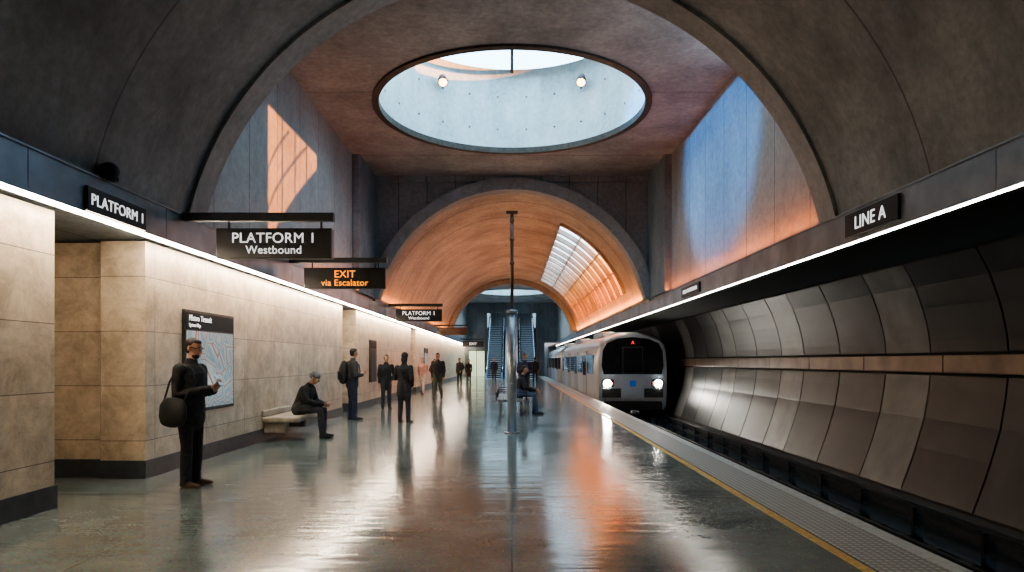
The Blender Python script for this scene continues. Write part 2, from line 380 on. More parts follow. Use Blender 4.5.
for k in range(0,5):
    a=s0+(s1-s0)*k/4; rib_a=.006
    quadstrip(bm,[P(a-rib_a,24.6,4.42),P(a-rib_a,41.4,4.42)],[P(a+rib_a,24.6,4.42),P(a+rib_a,41.4,4.42)])
    for q in (-rib_a,rib_a): quadstrip(bm,[P(a+q,24.6,4.42),P(a+q,41.4,4.42)],[P(a+q,24.6,4.56),P(a+q,41.4,4.56)])
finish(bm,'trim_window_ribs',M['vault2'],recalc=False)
# ---- halls
SCY=15.3; SR=3.05
ya,yb_,ZW=9.70,12.75,7.24
def zs_(y): # sloping sill of an unseen opening, added to shape the sun patch
    t=(y-ya)/(yb_-ya); return 4.55+(6.92-4.55)*(t**.8)
def hall(tag,y0,y1,cy,R,ztop,sun_opening=False):
    box('wall_left_'+tag,-4.7,-4.5,y0,y1,3.42,ZC+.3,M['hallwall'])
    if not sun_opening: box('wall_right_'+tag,4.5,4.7,y0,y1,3.42,ZC+.3,M['hallwall'])
    else:
        X0,X1=4.5,4.60; bm=bmesh.new()
        addbox(bm,X0,X1,y0,ya,3.42,ZC+.3); addbox(bm,X0,X1,yb_,y1,3.42,ZC+.3); addbox(bm,X0,X1,ya,yb_,ZW,ZC+.3)
        K=8
        for i in range(K):
            a=ya+(yb_-ya)*i/K; b=ya+(yb_-ya)*(i+1)/K
            prism(bm,X0,X1,[(a,3.42),(b,3.42),(b,zs_(b)),(a,zs_(a))])
        finish(bm,'wall_right_'+tag,M['hallwall'])
        bm=bmesh.new()
        for k in range(1,4):
            yy=ya+(yb_-ya)*k/4; addbox(bm,4.53,4.57,yy-.03,yy+.03,zs_(yy)-.02,ZW)
        for off in (.75,1.5):
            for i in range(K):
                a=ya+(yb_-ya)*i/K; b=ya+(yb_-ya)*(i+1)/K; za,zb=zs_(a)+off,zs_(b)+off
                if zb<ZW: prism(bm,4.53,4.57,[(a,za-.03),(b,zb-.03),(b,zb+.03),(a,za+.03)])
        finish(bm,'sun_patch_bars',M['steeld'])  # unseen bars, added to stripe the sun patch on the left wall
    bm=bmesh.new(); n=96; A=[];B=[]
    for i in range(n+1):
        a=2*math.pi*i/n; c,s=math.cos(a),math.sin(a)
        A.append((R*c,cy+R*s,ZC))
        hx,hy0,hy1=4.6,cy-y0,y1-cy
        t=min(hx/abs(c) if abs(c)>1e-6 else 1e9,(hy1/s if s>1e-6 else (hy0/-s if s<-1e-6 else 1e9)))
        B.append((t*c,cy+t*s,ZC))
    quadstrip(bm,A,B)
    finish(bm,'ceiling_'+tag,M['ceil'],recalc=False)
    boxes('ceiling_cover_'+tag,[(-4.6,-R-.02,y0,y1,ZC+.01,ZC+.1),(R+.02,4.6,y0,y1,ZC+.01,ZC+.1),(-4.6,4.6,y0,cy-R-.02,ZC+.01,ZC+.1),(-4.6,4.6,cy+R+.02,y1,ZC+.01,ZC+.1)],M['ceil'])
    sk=empty('skylight_'+tag)
    bm=bmesh.new()
    ring=lambda r,z:[(r*math.cos(2*math.pi*i/n),cy+r*math.sin(2*math.pi*i/n),z) for i in range(n+1)]
    quadstrip(bm,ring(R,ZC+.05),ring(R,ztop)); quadstrip(bm,ring(R,ztop),ring(R+.5,ztop)); quadstrip(bm,ring(R+.5,ztop),ring(R+.5,ZC+.05))
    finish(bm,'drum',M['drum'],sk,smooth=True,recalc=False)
    bm=bmesh.new()
    quadstrip(bm,ring(R-.02,ZC-.05),ring(R-.02,ZC+.10)); quadstrip(bm,ring(R-.02,ZC-.05),ring(R+.13,ZC-.05)); quadstrip(bm,ring(R+.13,ZC-.05),ring(R+.13,ZC)); quadstrip(bm,ring(R-.02,ZC+.1),ring(R+.02,ZC+.1))
    finish(bm,'rim',M['rim'],sk,recalc=False)
    bm=bmesh.new()
    addbox(bm,-.04,.04,cy-R,cy+R,ztop-.1,ztop+.02)
    for dy in (-2.1,-.9,.3):
        hx=math.sqrt(R*R-dy*dy); addbox(bm,-hx,hx,cy+dy-.04,cy+dy+.04,ztop-.06,ztop+.02)
    finish(bm,'mullions',M['rim'],sk)
    bm=bmesh.new()
    for k in range(24):
        a=2*math.pi*(k+.5)/24
        for z in (ZC+.6,ZC+1.5):
            c=V((math.cos(a),math.sin(a),0)); p=V((0,cy,z))+c*(R+.005); cyl(bm,p,p-c*.02,.03,8)
    finish(bm,'tie_holes',M['endwall'],sk)
    return sk
sk=hall('hall',YA+.03,YH,SCY,SR,9.6,True)
hall('hall_back',YB,YE,56.5,3.1,9.3)
boxes('wall_pilasters',[(-4.5,-4.3,18.6,YH,3.46,ZC),(4.3,4.5,18.6,YH,3.46,ZC),(-4.5,4.5,YH-.12,YH,7.15,ZC)],M['endwall'])
for x in (-1.85,1.85):
    e=sk; yy=SCY+math.sqrt(SR**2-x*x)
    bm=bmesh.new(); c=V((x,yy-.22,9.02)); dr=V((-x*.1,-.7,-1)).normalized()
    cyl(bm,c-dr*.0,c+dr*.22,.10,16,r1=.14); cyl(bm,c+V((0,.24,.05)),c,.035)
    finish(bm,'spot_housing',M['steeld'],e)
    bm=bmesh.new(); cyl(bm,c+dr*.215,c+dr*.235,.11,16); finish(bm,'spot_lens',M['lampw'],e)
# ---- back / end walls
box('wall_behind',-6.6,7.6,-6.2,-6,-1.4,7.6,M['endwall'])
boxes('wall_end',[(-6.6,-2.5,YE,YE+.3,0,7.6)],M['endwall'])
box('door_1',-4.3,-2.75,YE-.04,YE-.01,0,2.5,M['kiosk'])
boxes('trim_door',[(-4.4,-4.3,YE-.06,YE,0,2.6),(-2.75,-2.65,YE-.06,YE,0,2.6),(-4.4,-2.65,YE-.06,YE,2.5,2.6),(-3.56,-3.49,YE-.06,YE,0,2.5)],M['steeld'])
boxes('wall_end_side',[(2.4,3.25,YE,YE+.3,0,7.6)],M['endwall'])
boxes('wall_end_portal',[(3.25,7.6,YE,YE+.3,3.32,7.6)],M['endwall'])
boxes('wall_end_lintel',[(-2.5,2.4,YE,YE+.3,6.3,7.6)],M['endwall'])
boxes('wall_tunnel_end',[(-6.6,7.6,82,82.2,-1.4,9)],M['endwall'])
boxes('wall_shaft_left',[(-2.7,-2.5,YE+.3,82,0,8)],M['hallwall']); boxes('wall_shaft_right',[(2.4,2.6,YE+.3,82,0,8)],M['hallwall']); boxes('ceiling_shaft',[(-2.7,2.6,YE+.3,82,7.6,7.8)],M['hallwall'])
# ---- escalators
def escalator(x0,x1):
    e=empty('escalator'); yb,yt,zt=56.5,65.5,4.9
    bm=bmesh.new(); n=26
    addbox(bm,x0+.2,x1-.2,yb-1.6,yb,0,.02,0)
    for i in range(n):
        y=yb+(yt-yb)*i/n; z=zt*(i+1)/n; addbox(bm,x0+.22,x1-.22,y,y+(yt-yb)/n,max(0,z-.5),z-.06,1); addbox(bm,x0+.22,x1-.22,y-.03,y+(yt-yb)/n,z-.06,z,0)
    finish(bm,'steps',[M['step'],M['stepd']],e)
    for x in (x0+.1,x1-.1):
        bm=bmesh.new()
        prism(bm,x-.04,x+.04,[(yb-1.5,.02),(yb-1.5,.9),(yb,.95),(yt,zt+.95),(yt+1.5,zt+.95),(yt+1.5,zt-.3),(yt,zt-.5),(yb+.9,.02)])
        finish(bm,'balustrade',M['escl'],e)
        bm=bmesh.new(); tube(bm,[(x,yb-1.6,.6),(x,yb-1.6,.9),(x,yb,1.0),(x,yt,zt+1.0),(x,yt+1.5,zt+1.0)],[.06]*5); finish(bm,'handrail',M['blackm'],e)
        bm=bmesh.new(); tube(bm,[(x,yb-1.4,.82),(x,yb,.88),(x,yt,zt+.88)],[.06]*3,side=(1,0,0),sq=[.5]*3); finish(bm,'rail_light',M['escglow'],e)
escalator(-2.3,-.75); escalator(.65,2.15)
boxes('floor_concourse',[(-2.49,2.39,67.1,81.9,4.6,4.9)],M['endwall'])
bm=bmesh.new(); n=26
for i in range(n):
    y=56.5+9*i/n; z=4.9*(i+1)/n; addbox(bm,-.62,.52,y,y+9/n,max(0,z-.5),z)
finish(bm,'staircase',M['stair'])
# ---- signs
def hang_sign(Y,x0,x1,z0,z1,barx0,barz0,barz1,lines,bmat='black'):
    e=empty('hanging_sign')
    box('panel',x0,x1,Y-.06,Y+.06,z0,z1,M[bmat],e,bevel=.008)
    box('support_bar',barx0,x1+.02,Y-.05,Y+.05,barz0,barz1,M['steeld'],e,bevel=.006)
    bs=[]
    for x in (x0+.15,x1-.15): bs.append((x-.012,x+.012,Y-.012,Y+.012,z1-.01,barz0+.01))
    boxes('hangers',bs,M['steeld'],e)
    for s,zr,size,mt in lines: text(s,((x0+x1)/2,Y-.063,z0+(z1-z0)*zr),(90,0,0),size,M[mt],e)
hang_sign(8.8,-3.92,-2.39,2.86,3.26,-4.38,3.36,3.47,[('PLATFORM 1',.66,.19,'white'),('Westbound',.27,.15,'white')])
hang_sign(13.0,-4.08,-2.48,2.92,3.33,-4.38,3.43,3.53,[('EXIT',.68,.2,'orange'),('via Escalator',.27,.175,'orange')])
hang_sign(23.4,-4.11,-2.48,2.90,3.33,-4.38,3.43,3.53,[('PLATFORM 1',.66,.2,'white'),('Westbound',.27,.15,'white')])
hang_sign(37,-4.2,-2.5,2.95,3.38,-4.38,3.45,3.53,[],'copper')
hang_sign(56,-4.2,-2.4,2.7,3.2,-4.38,3.3,3.4,[('EXIT',.5,.3,'white')])
e=empty('wall_sign'); box('plate',-FX+.001,-FX+.04,6.79,7.87,3.05,3.31,M['black'],e,bevel=.006); text('PLATFORM 1',(-FX+.043,7.33,3.175),(90,0,90),.168,M['white'],e)
e=empty('wall_sign'); box('plate',FX-.04,FX-.001,7.46,8.65,3.10,3.40,M['black'],e,bevel=.006); text('LINE A',(FX-.043,8.05,3.245),(90,0,-90),.23,M['white'],e)
e=empty('wall_sign'); box('plate',FX-.04,FX-.001,15.4,17.0,3.12,3.36,M['black'],e,bevel=.006); text('LINE A WESTBOUND',(FX-.043,16.2,3.24),(90,0,-90),.13,M['white'],e)
bm=bmesh.new(); ellipsoid(bm,(-4.36,7.15,3.56),(.1,.1,.09)); cyl(bm,(-4.36,7.15,3.46),(-4.36,7.15,3.5),.09); finish(bm,'security_camera',M['blackm'],smooth=True)
def poster(y0,y1,z0,z1,title,sheet='map'):
    e=empty('map_poster')
    box('frame',-4.679,-4.635,y0,y1,z0,z1,M['steeld'],e,bevel=.006)
    box('sheet',-4.64,-4.628,y0+.05,y1-.05,z0+.05,z1-.30,M[sheet],e)
    box('header',-4.64,-4.626,y0+.04,y1-.04,z1-.28,z1-.04,M['blackm'],e)
    if title:
        text('Metro Transit',(-4.622,y0+.1,z1-.12),(90,0,90),.12,M['white'],e,align='LEFT'); text('System Map',(-4.622,y0+.1,z1-.22),(90,0,90),.07,M['white'],e,align='LEFT')
poster(9.35,11.0,.75,2.24,True)
poster(21.6,22.6,.8,2.2,False,'steeld'); poster(35,36.5,.8,2.2,False)
bm=bmesh.new()
addbox(bm,-4.679,-3.98,12.3,14.0,.35,.45,0); addbox(bm,-4.679,-4.25,12.4,12.62,.14,.36,0); addbox(bm,-4.679,-4.25,13.6,13.82,.14,.36,0); addbox(bm,-4.679,-4.61,12.3,14.0,.45,.58,0)
finish(bm,'bench',M['benchst'],bevel=.03)
e=empty('platform_pylon')
bm=bmesh.new(); cyl(bm,(0,13.75,.0),(0,13.75,2.5),.10,24); cyl(bm,(0,13.75,0),(0,13.75,.03),.16,24); cyl(bm,(0,13.75,2.5),(0,13.75,2.56),.115,24); cyl(bm,(0,13.75,1.0),(0,13.75,1.03),.105,24); finish(bm,'post',M['steel'],e)
bm=bmesh.new(); cyl(bm,(0,13.75,2.5),(0,13.75,4.62),.035,12); addbox(bm,-.12,.12,13.70,13.80,4.56,4.62)
for z in (3.5,4.0,4.4): cyl(bm,(0,13.75,z),(0,13.75,z+.06),.05,12)
finish(bm,'mast',M['copper'],e)
e=empty('platform_bench')
bm=bmesh.new()
for k in range(5): x=-.42+k*.19; addbox(bm,x,x+.165,18.0,21.0,.41,.45)
for y in (18.3,20.6):
    addbox(bm,-.42,.5,y,y+.07,.36,.41); addbox(bm,-.36,-.30,y,y+.07,0,.36); addbox(bm,.38,.44,y,y+.07,0,.36)
finish(bm,'seat',M['steel'],e,bevel=.008)
bm=bmesh.new()
for y in (18.0,19.4,20.95): tube(bm,[(-.42,y,.44),(-.42,y,.66),(.4,y,.66),(.4,y,.44)],[.02]*4,side=(0,1,0))
finish(bm,'armrests',M['steeld'],e)
# ---------------------------------------------------------------- train
def train():
    e=empty('metro_train'); cx=4.75
    def section(s,zs=1.0,n=10):
        pts=[(-1.28,-.42),(-1.38,-.25),(-1.40,.4),(-1.40,1.3),(-1.36,1.9)]
        for i in range(1,n+1):
            a=math.pi-(math.pi/2)*i/n; pts.append((1.33*math.cos(a)*1.0,1.98+.67*math.sin(a)))
        pts+= [(-x,z) for x,z in reversed(pts[:-1])]
        return [(cx+x*s,z if z<1 else 1+(z-1)*zs) for x,z in pts]
    def car(y0,y1,front):
        bm=bmesh.new()
        ys=[(y0,.945,.94),(y0+.04,.97,.97),(y0+.15,.99,.99),(y0+.4,1,1),(y1,1,1)] if front else [(y0,1,1),(y1,1,1)]
        R=[[bm.verts.new((x,y,z)) for x,z in section(s,zs)] for y,s,zs in ys]
        for i in range(len(R)-1):
            m=len(R[0])
            for k in range(m):
                f=bm.faces.new((R[i][k],R[i][(k+1)%m],R[i+1][(k+1)%m],R[i+1][k])); f.smooth=True
        f=bm.faces.new(R[0]); f.material_index=1; bm.faces.new(R[-1][::-1])
        finish(bm,'car_body',[M['trainbody'],M['trainfront']],e)
        for sx in (-1,1):
            X=cx+sx*1.40; a,b=(X-.012,X+.03) if sx<0 else (X-.03,X+.012)
            w=[];d=[]
            L0=y0+1.0; L1=y1-.4; nn=4; st=(L1-L0)/nn
            for k in range(nn):
                ys_=L0+k*st
                w.append((a,b,ys_+.2,ys_+st-1.7,.95,1.75))
                d.append((a-.006*(sx<0),b+.006*(sx>0),ys_+st-1.5,ys_+st-.05,.02,1.95))
                w.append((a-.014*(sx<0),b+.014*(sx>0),ys_+st-1.38,ys_+st-.83,.85,1.75)); w.append((a-.014*(sx<0),b+.014*(sx>0),ys_+st-.72,ys_+st-.17,.85,1.75))
            boxes('side_windows',w,M['glass'],e); boxes('side_doors',d,M['steel'],e,bevel=.01)
        boxes('underframe',[(cx-1.15,cx+1.15,y0+.5,y1-.3,-.8,-.40),(cx-.95,cx+.95,y0+1.5,y0+4,-.93,-.5),(cx-.95,cx+.95,y1-4,y1-1.5,-.93,-.5)],M['blackm'],e)
        boxes('roof_units',[(cx-.8,cx+.8,y0+3,y0+6,2.55,2.78),(cx-.8,cx+.8,y1-6,y1-3,2.55,2.78)],M['steel'],e,bevel=.03)
    y=26.0
    for i in range(2): car(y,y+18.0,i==0); y+=18.4
    def plate(name,pts,th,mat,y=26.0):
        bm=bmesh.new(); a=[bm.verts.new((cx+x,y-th,z)) for x,z in pts]; b=[bm.verts.new((cx+x,y+.02,z)) for x,z in pts]
        bm.faces.new(a); bm.faces.new(b[::-1]); m=len(pts)
        for k in range(m): bm.faces.new((a[k],b[k],b[(k+1)%m],a[(k+1)%m]))
        finish(bm,name,mat,e)
    def rr(x0,x1,z0,z1,r,n=5):
        out=[]
        for (px,pz,a0) in ((x1-r,z1-r,0),(x0+r,z1-r,90),(x0+r,z0+r,180),(x1-r,z0+r,270)):
            for i in range(n+1):
                a=math.radians(a0+90*i/n); out.append((px+r*math.cos(a),pz+r*math.sin(a)))
        return out
    plate('windshield',[(-1.14,.98),(1.14,.98),(1.22,1.3),(1.18,1.9),(1.02,2.2),(.6,2.38),(0,2.44),(-.6,2.38),(-1.02,2.2),(-1.18,1.9),(-1.22,1.3)],.02,M['glass'])
    plate('gangway_door',rr(-.42,.42,-.05,.98,.06),.045,M['trainfront'])
    plate('gangway_door_frame',rr(-.42,.42,.96,2.08,.06),.04,M['steeld'])
    plate('gangway_door_window',rr(-.36,.36,1.0,2.02,.05),.055,M['glass'])
    plate('lower_apron',rr(-1.2,-.46,.02,.42,.04),.03,M['steeld']); plate('lower_apron',rr(.46,1.2,.02,.42,.04),.03,M['steeld'])
    plate('logo',rr(-.12,.12,.50,.74,.05),.06,M['blue'])
    plate('bumper',rr(-1.15,1.15,-.42,-.08,.08),.10,M['blackm'])
    plate('skirt',rr(-1.22,1.22,-.1,.06,.05),.06,M['steel'])
    for s in (-1,1):
        plate('headlight_housing',rr(s*.98-.24,s*.98+.24,.46,.78,.08),.035,M['blackm'])
        bm=bmesh.new(); ellipsoid(bm,(cx+s*1.0,25.955,.62),(.15,.03,.14))
        finish(bm,'headlight',M['lamp'],e)
        bm=bmesh.new(); ellipsoid(bm,(cx+s*.80,25.955,.62),(.03,.02,.04)); finish(bm,'tail_light',M['red'],e)
        bm=bmesh.new(); tube(bm,[(cx+s*.75,25.95,1.1),(cx+s*.55,25.93,1.75)],[.012,.01]); finish(bm,'wiper',M['blackm'],e)
    text('A',(cx,25.94,2.22),(90,0,0),.20,M['red'],e)
    bm=bmesh.new(); cyl(bm,(cx,25.5,-.55),(cx,26.3,-.55),.12); ellipsoid(bm,(cx,25.5,-.55),(.2,.12,.16)); finish(bm,'coupler',M['steeld'],e)
    for s in (-1,1):
        L=bpy.data.lights.new('headlamp','SPOT'); L.energy=420; L.color=(1,.93,.8); L.spot_size=1.6; L.spot_blend=.8; L.shadow_soft_size=.1
        o=bpy.data.objects.new('headlamp',L); o.location=(cx+s,25.85,.62); o.rotation_euler=(math.radians(80),0,0); C.objects.link(o); o.parent=e
train()
# ---------------------------------------------------------------- people
SK=plain('skin',(.40,.22,.14),.5,noise=.1); SK2=plain('skin_fair',(.52,.32,.23),.5,noise=.1)
HD=plain('hair_dark',(.02,.015,.012),.6,noise=.3,nscale=60); HB=plain('hair_brown',(.09,.05,.03),.6,noise=.3,nscale=60)
def cloth(n,c):
    m=plain('cloth_'+n,c,.85,noise=.3,nscale=14); nt=m.node_tree; N=nt.nodes.new
    tc=N('ShaderNodeTexCoord'); n1=N('ShaderNodeTexNoise'); n1.inputs['Scale'].default_value=9; n1.inputs['Detail'].default_value=3; n1.inputs['Distortion'].default_value=1.2
    nt.links.new(tc.outputs['Object'],n1.inputs['Vector']); bp=N('ShaderNodeBump'); bp.inputs['Strength'].default_value=.8; bp.inputs['Distance'].default_value=.05
    nt.links.new(n1.outputs['Fac'],bp.inputs['Height']); nt.links.new(bp.outputs['Normal'],nt.nodes['Principled BSDF'].inputs['Normal']); return m
CL={k:cloth(k,c) for k,c in dict(black=(.018,.018,.02),charcoal=(.04,.041,.045),navy=(.025,.035,.065),denim=(.05,.075,.12),grey=(.14,.14,.145),brown=(.09,.05,.03),tan=(.38,.26,.18),pink=(.5,.28,.24),cream=(.5,.45,.4),olive=(.07,.075,.045)).items()}
EYE=plain('eye_white',(.8,.8,.8),.2); PUP=plain('pupil',(.01,.01,.01),.1); LIP=plain('lips',(.3,.12,.1),.5)
def solve(bm,chains,voxel,smooth):
    me=bpy.data.meshes.new('tmp'); bm.to_mesh(me); bm.free(); o=bpy.data.objects.new('tmp',me); C.objects.link(o)
    r=o.modifiers.new('r','REMESH'); r.mode='VOXEL'; r.voxel_size=voxel
    if smooth:
        s=o.modifiers.new('s','SMOOTH'); s.factor=.5; s.iterations=smooth
    dg=bpy.context.evaluated_depsgraph_get(); dg.update()
    m2=bpy.data.meshes.new_from_object(o.evaluated_get(dg))
    bpy.data.objects.remove(o)
    segs=[]
    for pts,rad,sqm,mi in chains:
        for i in range(len(pts)-1): segs.append((V(pts[i]),V(pts[i+1]),rad[i]*sqm,rad[i+1]*sqm,mi))
    ids=[]
    for p in m2.polygons:
        c=p.center; best=1e9; bi=0
        for a,b,r0,r1,mi in segs:
            ab=b-a; t=max(0,min(1,(c-a).dot(ab)/max(1e-9,ab.length_squared))); d=(c-a-ab*t).length-(r0+(r1-r0)*t)
            if d<best: best=d; bi=mi
        ids.append(bi)
    return m2,ids
def hand(W,d,n,s,curl,voxel=.0045):
    bm=bmesh.new()
    d=V(d).normalized(); n=V(n); n=(n-d*n.dot(d)).normalized(); s=d.cross(n)*(1 if d.cross(n).dot(V(s))>0 else -1)
    W=V(W)
    pts=[W-d*.02,W+d*.02,W+d*.06,W+d*.092]; rd=[.024,.032,.041,.038]
    tube(bm,pts,rd,side=tuple(s),sq=[.8,.55,.38,.36])
    for i,(o,l) in enumerate(((.030,.072),(.010,.080),(-.011,.075),(-.030,.058))):
        p=W+d*.09+s*o; dd=(d+s*o*3).normalized(); P_=[p-dd*.015,p]; R_=[.009,.0092]
        for j,f in enumerate((.45,.32,.23)):
            ang=curl*(.6+.25*j); dd=(Matrix.Rotation(ang,3,d.cross(n).normalized())@dd).normalized()
            p=p+dd*l*f; P_.append(p); R_.append(.0088-.0007*j)
        tube(bm,P_,R_,seg=8)
    p=W+d*.02+s*.025; dd=(d*.65+s*.65+n*.35).normalized(); P_=[p,p+dd*.04]; dd=(dd+d*.5+n*.2).normalized(); P_+=[P_[-1]+dd*.03,P_[-1]+dd*.03+(dd+n*.3).normalized()*.025]
    tube(bm,P_,[.013,.011,.0095,.008],seg=8)
    me=bpy.data.meshes.new('h'); bm.to_mesh(me); bm.free(); o=bpy.data.objects.new('h',me); C.objects.link(o)
    r=o.modifiers.new('r','REMESH'); r.mode='VOXEL'; r.voxel_size=voxel
    dg=bpy.context.evaluated_depsgraph_get(); dg.update(); m2=bpy.data.meshes.new_from_object(o.evaluated_get(dg)); bpy.data.objects.remove(o)
    return m2
def person(name,loc,yaw,pose,top,legs,shoe,skin=SK,hair=HD,hat=None,beard=False,longhair=False,h=1.75,coat=0.0,bulk=1.0,voxel=.018,female=False,glasses=False):
    mats=[skin,hair,CL[top],CL[legs],CL[shoe],EYE,PUP,LIP,CL[hat] if hat else hair]
    bm=bmesh.new(); ch=[]
    def T(pts,rad,mi,side=None,sq=None,seg=14):
        tube(bm,pts,rad,seg=seg,side=side,sq=sq); ch.append((pts,rad,(min(sq) if sq else 1),mi))
    pel=V(pose['pelvis']); sh=V(pose['chest']); sp=sh-pel
    fw=.92 if female else 1.0
    prof_=[(-.10-coat,.168,.76),(0,.165,.76),(.3,.152*fw,.78),(.6,.172*fw,.72),(.85,.180*fw,.66),(1.0,.145*fw,.6),(1.1,.07,.85)]
    if coat>0: prof_.insert(1,(-.05,.165,.76))
    T([pel+sp*t for t,_,_ in prof_],[w*bulk for _,w,_ in prof_],2,side=(0,1,0),sq=[q for _,_,q in prof_],seg=20)
    for sx,(hp,kn,an,toe) in zip((1,-1),pose['legs']):
        hp,kn,an,toe=V(hp),V(kn),V(an),V(toe)
        mid=(hp+kn)/2; mc=kn+(an-kn)*.35
        T([hp,mid,kn,mc,an],[.095,.084,.066,.066,.058],3)
        dr=(toe-an); dr.z=0; dr=dr.normalized(); sd=V((-dr.y,dr.x,0))
        zz=an.z-.05; up=(toe.z-(an.z-.055))
        heel=V((an.x,an.y,zz))-dr*.045
        T([heel,heel+dr*.10,heel+dr*.19+V((0,0,-.006+up*.6)),heel+dr*.245+V((0,0,-.01+up))],[.038,.043,.045,.034],4,side=tuple(sd),sq=[.95,.85,.65,.6])
    hands=[]
    for sx,arm in zip((1,-1),pose['arms']):
        s_,el,wr=V(arm[0]),V(arm[1]),V(arm[2])
        T([s_,(s_+el)/2,el,(el+wr)/2,wr],[.064*bulk,.057*bulk,.050*bulk,.045*bulk,.040*bulk],2)
        d=arm[3] if len(arm)>3 else (wr-el); n=arm[4] if len(arm)>4 else V((.2,-sx,0)); t=arm[5] if len(arm)>5 else V((1,0,0)); cu=arm[6] if len(arm)>6 else .35
        hands.append((wr+(wr-el).normalized()*.035,d,n,t,cu))
    nk=sh+sp.normalized()*.03; H=V(pose['head'])
    T([nk,nk+(H-nk)*.55],[.056,.054],0)
    T([nk-V((0,0,.01)),nk+(H-nk)*.20],[.075,.068],2)
    body,ids=solve(bm,ch,voxel,3)
    bm=bmesh.new(); hc=[]
    Rm=Matrix.Rotation(pose.get('hyaw',0),3,'Z')@Matrix.Rotation(pose.get('hpitch',0),3,'Y')
    def hp_(x,y,z): return H+Rm@V((x,y,z))
    def E(c,r,mi): ellipsoid(bm,hp_(*c),r,Rm,u=20,v=14); hc.append((hp_(*c),r,mi))
    E((0,0,.025),(.092,.074,.092),0)
    E((.022,0,-.045),(.066,.056,.068),0)
    E((.040,0,-.088),(.032,.034,.022),0)
    tube(bm,[hp_(.088,0,.02),hp_(.108,0,-.022)],[.009,.014],seg=8); hc.append((hp_(.105,0,-.015),(.014,.014,.02),0))
    for s in (-1,1): E((-.005,s*.078,-.005),(.018,.010,.032),0)
    E((.084,0,-.058),(.012,.024,.006),7)
    if hat:
        E((-.012,0,.062),(.104,.086,.075),8); E((-.03,0,.035),(.092,.083,.07),8)
    else:
        E((-.024,0,.046),(.088,.079,.080),1); E((-.044,0,.0),(.058,.076,.075),1)
        E((.022,0,.082),(.058,.058,.034),1)
    if longhair: E((-.06,0,-.06),(.055,.082,.11),1)
    if beard: E((.044,0,-.082),(.046,.050,.036),1)
    me=bpy.data.meshes.new('h'); bm.to_mesh(me); bm.free(); o=bpy.data.objects.new('h',me); C.objects.link(o)
    r=o.modifiers.new('r','REMESH'); r.mode='VOXEL'; r.voxel_size=.0065
    s=o.modifiers.new('s','SMOOTH'); s.factor=.5; s.iterations=2
    dg=bpy.context.evaluated_depsgraph_get(); dg.update(); hm=bpy.data.meshes.new_from_object(o.evaluated_get(dg)); bpy.data.objects.remove(o)
    Ri=Rm.transposed()
    for p in hm.polygons:
        best=1e9; bi=0
        for c,rr_,mi in hc:
            l=Ri@(p.center-c); v=math.sqrt((l.x/rr_[0])**2+(l.y/rr_[1])**2+(l.z/rr_[2])**2); dd=(v-1)*min(rr_)
            if dd<best: best=dd; bi=mi
        ids.append(bi)
    bm=bmesh.new(); bm.from_mesh(body); bm.from_mesh(hm)
    for hh in hands:
        m=hand(*hh); ids+= [0]*len(m.polygons); bm.from_mesh(m)
    bm.faces.ensure_lookup_table()
    for f,i in zip(bm.faces,ids): f.material_index=i; f.smooth=True
    for s in (-1,1):
        ellipsoid(bm,hp_(.078,s*.030,.012),(.012,.014,.010),Rm,mi=5,u=8,v=6)
        ellipsoid(bm,hp_(.087,s*.030,.012),(.005,.006,.006),Rm,mi=6,u=8,v=6)
        tube(bm,[hp_(.088,s*.014,.034),hp_(.084,s*.046,.034)],[.004,.004],seg=6,mi=1)
        if glasses:
            tube(bm,[hp_(.098,s*.010,.014),hp_(.096,s*.05,.016),hp_(.0,s*.085,.016)],[.004,.004,.004],seg=6,mi=6)
    sc=h/1.75
    bmesh.ops.scale(bm,vec=(sc,sc,sc),verts=bm.verts)
    bmesh.ops.rotate(bm,matrix=Matrix.Rotation(yaw,3,'Z'),verts=bm.verts)
    zmin=min(v.co.z for v in bm.verts)
    me=bpy.data.meshes.new(name)
    for m in mats: me.materials.append(m)
    bm.to_mesh(me); bm.free()
    o=bpy.data.objects.new(name,me); C.objects.link(o); o.location=(loc[0],loc[1],loc[2]-zmin+.002)
    return o
def stand(arms,hpitch=0,hyaw=0,lean=0,spread=.1):
    return dict(pelvis=(0,0,.95),chest=(.01+lean,0,1.41),head=(.045+lean,0,1.635),hpitch=hpitch,hyaw=hyaw,arms=arms,
      legs=[((0,.088,.9),(.015,spread,.49),(-.01,spread+.01,.09),(.2,spread+.04,.035)),((0,-.088,.9),(.03,-spread,.49),(.02,-spread-.01,.09),(.23,-spread-.04,.035))])
def hang(s,fx=.03): return [(0,s*.185,1.385),(-.04,s*.235,1.10),(fx,s*.225,.86)]
def phone(s,x=.27,z=1.17,y=.08): return [(0,s*.185,1.385),(-.01,s*.235,1.09),(x,s*y,z),(.7,-s*.2,.5),(-.4,-s*.3,.6),(.3,-s,.4),.9]
def pocket(s): return [(0,s*.185,1.385),(-.09,s*.27,1.12),(.08,s*.19,.94)]
def walkp(arms,ph=1,hpitch=0):
    a=((.0,.088,.9),(.16,.095,.50),(.27,.095,.10),(.48,.10,.075)); b=((0,-.088,.9),(.03,-.095,.48),(-.25,-.095,.17),(-.06,-.10,.05))
    if ph<0: a,b=[(p[0],-p[1],p[2]) for p in b],[(p[0],-p[1],p[2]) for p in a]
    return dict(pelvis=(0,0,.93),chest=(.04,0,1.40),head=(.09,0,1.62),hpitch=hpitch,arms=arms,legs=[a,b])
